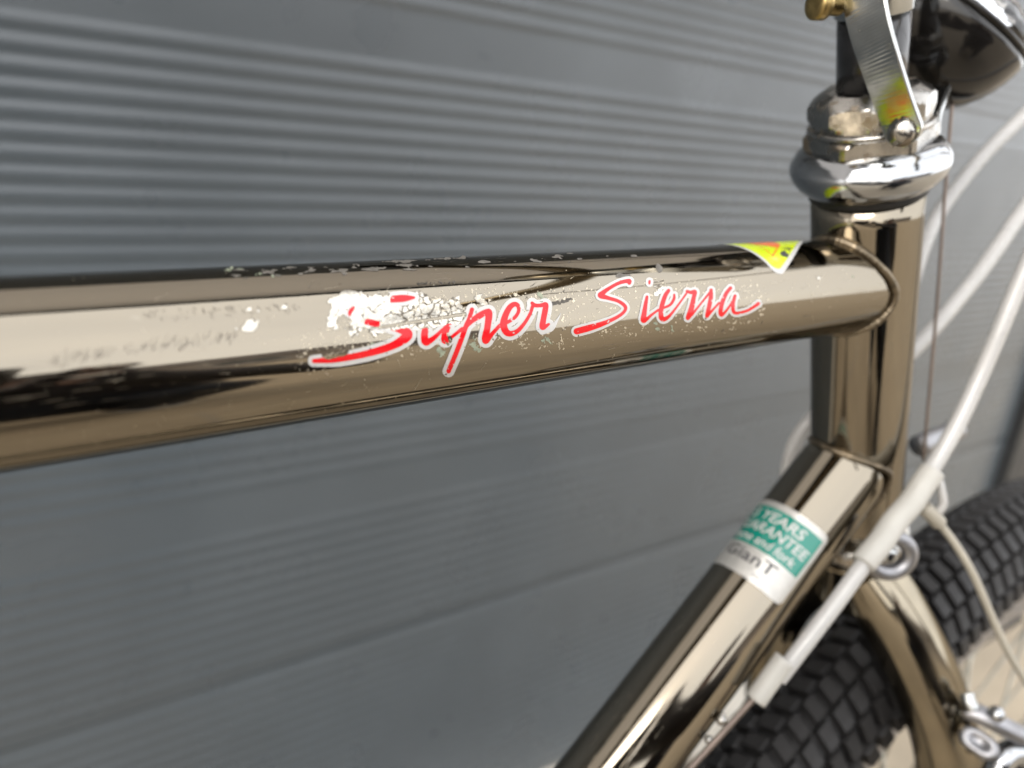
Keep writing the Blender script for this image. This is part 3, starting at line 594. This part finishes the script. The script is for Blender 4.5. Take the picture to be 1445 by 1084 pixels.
# chromed eye with bolt at the fork crown
ec = atz(1254, 783, 0.262); ev = unit(A(-0.55, -0.8, 0.1)); d_, e1_, e2_ = frame(ev)
v, f = sweep([ec + 0.0066 * (math.cos(a) * e1_ * 1.12 + math.sin(a) * e2_) for a in np.linspace(0, 2 * math.pi, 49)], 0.0027, 16, False); eye = obj('cable_eye', v, f, m_alu, bike)
v, f = lathe([(-0.004, 0.0030), (0.0012, 0.0030), (0.002, 0.0024), (0.0022, 0.001)], ec, ev, 24); obj('eye_bolt', v, f, m_steel, eye)

# cables ---------------------------------------------------------------
def cable(name, pts, r, m, segs=20, label=None, n=8):
    v, f = sweep(catmull([atz(*p) if len(p) == 3 else A(*p[1:]) for p in pts], n), r, segs); return obj(name, v, f, m, bike, label=label)
cable('cable_housing', [('w', hbc[0] + 0, -0.135, hbc[2] + -0.004), ('w', hbc[0] + 0.075, -0.13, hbc[2] + -0.012), (1700, 20, 0.24), (1560, 180, 0.245), (1490, 290, 0.25), (1447, 378, 0.253), (1412, 462, 0.256), (1382, 532, 0.259), (1352, 596, 0.26), (1322, 650, 0.26), (1300, 682, 0.259), (1265, 735, 0.256), (1222, 792, 0.252), (1180, 850, 0.25), (1140, 903, 0.2485), (1108, 945, 0.248), (1098, 958, 0.248)], 0.0027, m_cable, 24, 'white cable housing passing in front of the fork crown')
cable('cable_sleeve', [(1316, 664, 0.2585), (1302, 684, 0.258), (1286, 709, 0.257), (1261, 738, 0.2555), (1242, 766, 0.2535), (1217, 796, 0.2515)], 0.0040, m_sleeve, 28, 'thick cream sleeve over the cable')
cable('cable_ferrule', [(1108, 930, 0.247), (1088, 957, 0.247), (1066, 988, 0.247)], 0.0034, m_sleeve, 24)
cable('brake_wire', [(1075, 975, 0.247), (1055, 995, 0.246), (1010, 1045, 0.244), (960, 1100, 0.242), (860, 1215, 0.238), (650, 1460, 0.235)], 0.0010, m_wire, 12)
cable('cable_housing', [('w', hbc[0] + 0, 0.15, hbc[2] + -0.004), ('w', hbc[0] + 0.09, 0.145, hbc[2] + -0.01), (1640, -40, 0.33), (1560, 50, 0.325), (1450, 158, 0.32), (1385, 222, 0.315), (1330, 292, 0.31), (1302, 350, 0.305), (1275, 440, 0.305), (1245, 530, 0.31)], 0.0028, m_cable, 20, 'upper white cable housing going behind the head tube')
cable('cable_housing', [('w', hbc[0] + 0, 0.125, hbc[2] + -0.004), ('w', hbc[0] + 0.1, 0.12, hbc[2] + -0.012), (1660, 60, 0.32), (1540, 180, 0.315), (1450, 288, 0.31), (1405, 352, 0.307), (1368, 402, 0.305), (1300, 482, 0.302), (1240, 536, 0.302), (1175, 570, 0.302), (1140, 597, 0.303), (1118, 635, 0.305), (1108, 690, 0.308), (1098, 790, 0.312), (1060, 930, 0.315)], 0.0030, m_cable, 20, 'middle white cable housing bending round behind the head tube')
cable('front_brake_wire', [(1352, 40, 0.245), (1346, 120, 0.25), (1340, 190, 0.254), (1333, 280, 0.26), (1326, 380, 0.266), (1318, 480, 0.272), (1311, 560, 0.278), (1303, 650, 0.285)], 0.0006, m_wire, 10)
cable('lamp_cord', [(1296, 712, 0.262), (1308, 720, 0.264), (1325, 738, 0.266), (1348, 768, 0.268), (1372, 808, 0.27), (1396, 862, 0.274), (1420, 915, 0.278), (1448, 962, 0.282), (1500, 1040, 0.29)], 0.00135, m_cord, 12, 'tan lamp cord drooping over the tyre')
cable('cord_clip', [(1322, 668, 0.262), (1328, 690, 0.262), (1331, 710, 0.263), (1325, 722, 0.264)], 0.0014, m_cable, 10)
cable('cord_sleeve', [(1303, 716, 0.263), (1316, 728, 0.2645), (1325, 738, 0.266)], 0.0026, m_cord, 12)
for (px, py, r) in ((1018, 1016, 0.0018), (1000, 1044, 0.0014), (1019, 1010, 0.0010)):
    v, f = ball(atz(px, py, 0.245), r); obj('grease_bead', v, f, m_chromed, bike)
cable('brake_hanger', [(1296, 630, 0.295), (1312, 622, 0.298), (1335, 614, 0.302), (1350, 606, 0.305)], 0.0042, m_alu, 14)

# front wheel -------------------------------------------------------
WC = ax(0.50, 0.0457); FX = unit(A(0.93858, 0, 0.345055)); AXL = A(0, 1, 0); UZ = np.cross(FX, AXL)
RM, RT = 0.3065, 0.0225                                     # centre line and section of the tyre
def wp(a, phi, r): return WC + (RM + r * math.cos(phi)) * (math.cos(a) * -FX + math.sin(a) * UZ) + A(0, r * math.sin(phi), 0)
v = []; f = []; NA, NP = 180, 20
for i in range(NA):
    for k in range(NP + 1): v.append(wp(2 * math.pi * i / NA, -2.45 + 4.9 * k / NP, RT))
for i in range(NA):
    for k in range(NP): i2 = (i + 1) % NA; f.append((i * (NP + 1) + k, i2 * (NP + 1) + k, i2 * (NP + 1) + k + 1, i * (NP + 1) + k + 1))
tyre = obj('tyre', v, f, m_rubber, bike, label='black knobbly tyre of the front wheel')
def block_mesh(lx, ly, h, skew):
    """six-sided knob: x along the tyre, y across it, z outward; chamfered"""
    ring = []
    for (z, k) in ((-0.002, 1.02), (h * 0.8, 0.98), (h, 0.88)):
        for (x, y) in ((-.5, -.5), (.04, -.52), (.5, -.5), (.5, .5), (-.04, .52), (-.5, .5)):
            ring.append((x * lx * k + skew * y * ly * k, y * ly * k, z))
    fs = []
    for k in range(2):
        for q in range(6): fs.append((k * 6 + q, k * 6 + (q + 1) % 6, (k + 1) * 6 + (q + 1) % 6, (k + 1) * 6 + q))
    fs.append(tuple(range(12, 18))); return ring, fs
bms = [block_mesh(0.0068, 0.0092, 0.0042, 0.28), block_mesh(0.0068, 0.0092, 0.0042, -0.28), block_mesh(0.0066, 0.0092, 0.0046, 0.0)]
bmesh_data = []
for r_, fs in bms:
    me = bpy.data.meshes.new('tread_block'); me.from_pydata(r_, [], fs); me.materials.append(m_rubber); bmesh_data.append(me)
ROWS = 200; cols = (-1.38, -0.985, -0.59, -0.197, 0.197, 0.59, 0.985, 1.38); far = MB(); nb = 0
for i in range(ROWS):
    for ci, phi in enumerate(cols):
        a = 2 * math.pi * (i + (0.5 if ci % 2 else 0.0)) / ROWS
        kind = 2 if ci in (0, 7) else (0 if ci < 4 else 1)
        o = wp(a, phi, RT); zz = unit(math.cos(phi) * (math.cos(a) * -FX + math.sin(a) * UZ) + A(0, math.sin(phi), 0))
        xx = unit(math.sin(a) * FX + math.cos(a) * UZ); yy = np.cross(zz, xx)
        deg = math.degrees(a)
        if 62 < deg < 147 and nb < 300:
            b = bpy.data.objects.new('tread_block', bmesh_data[kind]); COL.objects.link(b); b.parent = tyre; nb += 1
            b.matrix_world = Matrix([[xx[r], yy[r], zz[r], o[r]] for r in range(3)] + [[0, 0, 0, 1]])
        else:
            rr_, fs = bms[kind]; far.add([o + xx * p[0] + yy * p[1] + zz * p[2] for p in rr_], fs)
fo = far.build('tread_pattern', [m_rubber], tyre, False); fo['kind'] = 'stuff'
prof = [(0.2845, -0.0135), (0.2860, -0.0125), (0.2840, -0.0118), (0.2760, -0.0118), (0.2755, 0.0118), (0.2840, 0.0118), (0.2860, 0.0125), (0.2845, 0.0135), (0.2620, 0.0132), (0.2570, 0.0090), (0.2560, 0.0), (0.2570, -0.0090), (0.2620, -0.0132), (0.2845, -0.0135)]
v = []; f = []; n = len(prof)
for i in range(NA):
    a = 2 * math.pi * i / NA; er = math.cos(a) * -FX + math.sin(a) * UZ
    for (r, y) in prof: v.append(WC + r * er + A(0, y, 0))
for i in range(NA):
    for k in range(n - 1): i2 = (i + 1) % NA; f.append((i * n + k, i * n + k + 1, i2 * n + k + 1, i2 * n + k))
rim = obj('rim', v, f, m_alu, bike, False)
v, f = lathe([(-0.048, 0.006), (-0.034, 0.006), (-0.033, 0.019), (-0.030, 0.019), (-0.028, 0.009), (0.028, 0.009), (0.030, 0.019), (0.033, 0.019), (0.034, 0.006), (0.048, 0.006)], WC, AXL, 32); obj('hub', v, f, m_alu, bike)
for i in range(36):
    a = 2 * math.pi * (i + 0.5) / 36; sg = 1 if i % 2 else -1; tw = (1 if (i // 2) % 2 else -1) * 1.15
    p0 = WC + 0.018 * (math.cos(a + tw) * -FX + math.sin(a + tw) * UZ) + A(0, sg * 0.031, 0); p1 = WC + 0.2565 * (math.cos(a) * -FX + math.sin(a) * UZ) + A(0, sg * 0.002, 0)
    v, f = sweep([p0, p1], 0.0009, 8); obj('spoke', v, f, m_spoke, rim)

# front brake --------------------------------------------------------
def pxs(pts): return catmull([atz(*p) for p in pts], 6)
v, f = sweep(pxs([(1362, 1000, 0.288), (1378, 1006, 0.286), (1400, 1016, 0.284), (1425, 1030, 0.284), (1460, 1046, 0.286), (1520, 1066, 0.29)]), [0.0042] * 31, 18, flat=0.8)
arm = obj('brake_arm', v, f, m_alu, bike, label='silver cantilever brake arm beside the fork blade')
v, f = sweep(pxs([(1364, 978, 0.286), (1367, 990, 0.285), (1373, 1002, 0.284)]), 0.0026, 12); obj('brake_spring_stop', v, f, m_steel, arm)
v, f = ball(atz(1406, 1008, 0.281), 0.0030, 16); obj('pinch_bolt', v, f, m_chrome, arm)
v, f = lathe([(-0.003, 0.0055), (0.001, 0.0055), (0.0018, 0.0048), (0.002, 0.0028), (0.001, 0.0024)], atz(1381, 1048, 0.284), unit(CAM - atz(1381, 1048, 0.284) + A(0.05, -0.02, 0.05)), 28, lambda a, t, r: r * (1 + 0.25 * math.cos(2 * a))); obj('pad_washer', v, f, m_alu, arm)
v, f = sweep(pxs([(1400, 1100, 0.284), (1412, 1075, 0.284), (1428, 1062, 0.285), (1450, 1066, 0.286), (1480, 1078, 0.287)]), [0.0045] * 25, 16); obj('pad_holder', v, f, m_chrome, arm)
v, f = sweep(pxs([(1415, 1095, 0.292), (1460, 1080, 0.294), (1510, 1090, 0.298)]), 0.0052, 12); obj('brake_pad', v, f, m_dark, arm)

# ================================================================== BEHIND THE CAMERA (seen as reflections)
m_cloth = mat('dark_jacket', (0.028, 0.026, 0.032), 0.8, var=0.25, vscale=60); m_jean = mat('dark_trousers', (0.022, 0.026, 0.036), 0.85, var=0.2, vscale=60)
m_skin = mat('skin', (0.32, 0.19, 0.15), 0.5, var=0.08, vscale=40); m_shoe = mat('pale_shoe', (0.55, 0.54, 0.52), 0.6, var=0.1); m_hair = mat('dark_hair', (0.03, 0.02, 0.015), 0.6, var=0.3)
def body():
    V = []; Ed = []; Rr = []
    def p(x, y, z, r, par=None):
        V.append((x, y, z)); Rr.append(r if hasattr(r, '__len__') else (r, r))
        if par is not None: Ed.append((par, len(V) - 1))
        return len(V) - 1
    pel = p(-0.20, -0.98, 0.36, (0.25, 0.20)); p(-0.16, -0.95, 0.16, (0.30, 0.22), pel); wst = p(-0.20, -0.92, 0.50, (0.24, 0.18), pel); chs = p(-0.19, -0.84, 0.66, (0.20, 0.15), wst)
    nk = p(-0.185, -0.76, 0.755, 0.055, chs); hd0 = p(-0.18, -0.73, 0.80, 0.06, nk); hd1 = p(-0.18, -0.705, 0.87, (0.075, 0.09), hd0); p(-0.18, -0.72, 0.925, (0.055, 0.065), hd1)
    cv = [M @ A(*q) for q in ((1, 0, 0), (0, 1, 0), (0, 0, 1))]
    for sg, hx in ((-1, -0.140), (1, 0.024)):
        sh = p(-0.19 + sg * 0.18, -0.82, 0.70, 0.065, chs); el = p(-0.18 + sg * 0.26, -0.58, 0.58, 0.055, sh)
        hand = CAM + cv[0] * (hx + 0.02 * sg) + cv[1] * 0.035 - cv[2] * 0.022
        wr = p(*(hand + A(sg * 0.03, -0.055, -0.03)), 0.027, el); pa = p(*(hand + A(sg * 0.012, -0.02, -0.012)), (0.03, 0.018), wr)
        for k in range(4):
            b = hand + cv[1] * (-0.03 + 0.018 * k); q1 = p(*(b + cv[0] * 0.012 * sg), 0.0085, pa)
            q2 = p(*(b + cv[0] * 0.008 * sg + cv[2] * (0.022 - 0.002 * k)), 0.008, q1); p(*(b - cv[0] * 0.010 * sg + cv[2] * (0.030 - 0.003 * abs(k - 1))), 0.007, q2)
        t1 = p(*(hand + cv[1] * 0.03 - cv[0] * 0.012 * sg - cv[2] * 0.006), 0.0095, pa); p(*(hand + cv[1] * 0.006 - cv[0] * 0.034 * sg - cv[2] * 0.003), 0.008, t1)
        hp = p(-0.20 + sg * 0.10, -0.97, 0.32, 0.12, pel); kn = p(-0.18 + sg * 0.17, -0.65, 0.46, 0.085, hp); an = p(-0.19 + sg * 0.15, -0.84, 0.10, 0.055, kn)
        p(-0.19 + sg * 0.15, -0.85, 0.035, 0.04, an); p(-0.19 + sg * 0.17, -0.68, 0.035, (0.045, 0.03), an)
    me = bpy.data.meshes.new('person'); me.from_pydata(V, Ed, []); o = bpy.data.objects.new('person', me); COL.objects.link(o)
    sk = o.modifiers.new('skin', 'SKIN'); sk.use_smooth_shade = True; o.modifiers.new('sub', 'SUBSURF').levels = 1
    for i, sv in enumerate(me.skin_vertices[0].data): sv.radius = Rr[i]; sv.use_root = (i == 0)
    dg = bpy.context.evaluated_depsgraph_get(); m2 = bpy.data.meshes.new_from_object(o.evaluated_get(dg))
    bpy.data.objects.remove(o); bpy.data.meshes.remove(me); m2.name = 'person'; o = bpy.data.objects.new('person', m2); COL.objects.link(o)
    m2.materials.clear()
    for m in (m_cloth, m_jean, m_skin, m_shoe): m2.materials.append(m)
    for f in m2.polygons:
        c = f.center; hnd = (Vector(c) - Vector(CAM - cv[0] * 0.058)).length < 0.105 and c.y > -0.26
        f.material_index = 2 if (c.z > 0.765 and c.y < -0.6) or hnd else 3 if c.z < 0.075 else 1 if c.z < 0.36 or (c.z < 0.52 and c.y > -0.84 and c.z < 0.55 and abs(c.x + 0.18) < 0.3) else 0
    m2.polygons.foreach_set('use_smooth', [True] * len(m2.polygons))
    o.location = (0.0, 0, 0); o['label'] = 'crouching person in dark clothes holding up a phone, mirrored in the chrome'; o['category'] = 'person'
    return o
per = body()
v, f = ball((-0.18, -0.735, 0.905), 0.088, 20, (0.92, 1.0, 0.78)); obj('hair', v, f, m_hair, per)
for sg in (-1, 1): v, f = ball((-0.18 + sg * 0.031, -0.633, 0.872), 0.011, 12); obj('eye', v, f, m_blk, per)
v, f = ball((-0.18, -0.618, 0.848), 0.014, 12, (0.8, 1.1, 1.5)); obj('nose', v, f, m_skin, per)
v, f = ball((-0.18, -0.645, 0.812), 0.02, 12, (1.0, 0.3, 0.25)); obj('mouth', v, f, m_org, per)
ph = MB(); pc = CAM + M @ A(-0.058, 0.02, -0.0125)
bv, bf = box(-0.08, 0.08, -0.0375, 0.0375, -0.004, 0.004); ph.add([pc + M @ np.array(q) for q in bv], bf)
pho = ph.build('phone', [m_blk], None, False); bvm = pho.modifiers.new('bevel', 'BEVEL'); bvm.width = 0.003; bvm.segments = 3
pho['label'] = 'dark phone held in both hands, mirrored in the chrome'; pho['category'] = 'phone'
# house across the yard
m_brick = mat('house_render', (0.30, 0.27, 0.25), 0.85, var=0.2, vscale=3); m_roof = mat('roof_tile', (0.10, 0.085, 0.08), 0.8, var=0.2, vscale=3); m_pane = mat('dark_pane', (0.03, 0.035, 0.04), 0.05, var=0.1, coat=0.5)
ho = empty('house', None, 'low brick house across the yard, mirrored in the chrome and the lamp', 'house')
HY0 = -17.0
obj('wall', *box(-9, 12, HY0 - 6, HY0, 0, 2.6), m_brick, ho, False)
obj('roof', [(-9.4, HY0 + .4, 2.5), (12.4, HY0 + .4, 2.5), (12.4, HY0 - 6.4, 2.5), (-9.4, HY0 - 6.4, 2.5), (-9.4, HY0 - 3, 4.4), (12.4, HY0 - 3, 4.4)], [(0, 1, 5, 4), (2, 3, 4, 5), (1, 2, 5), (3, 0, 4), (3, 2, 1, 0)], m_roof, ho, False)
for x in (-7, -3.5, 0.5, 4, 8.5):
    w_ = obj('window', *box(x, x + 1.6, HY0 + 0.002, HY0 + 0.06, 0.9, 2.2), m_white, ho, False)
    for k in range(2): obj('pane', *box(x + 0.08 + k * 0.76, x + 0.76 + k * 0.76, HY0 + 0.062, HY0 + 0.07, 0.98, 2.12), m_pane, w_, False)
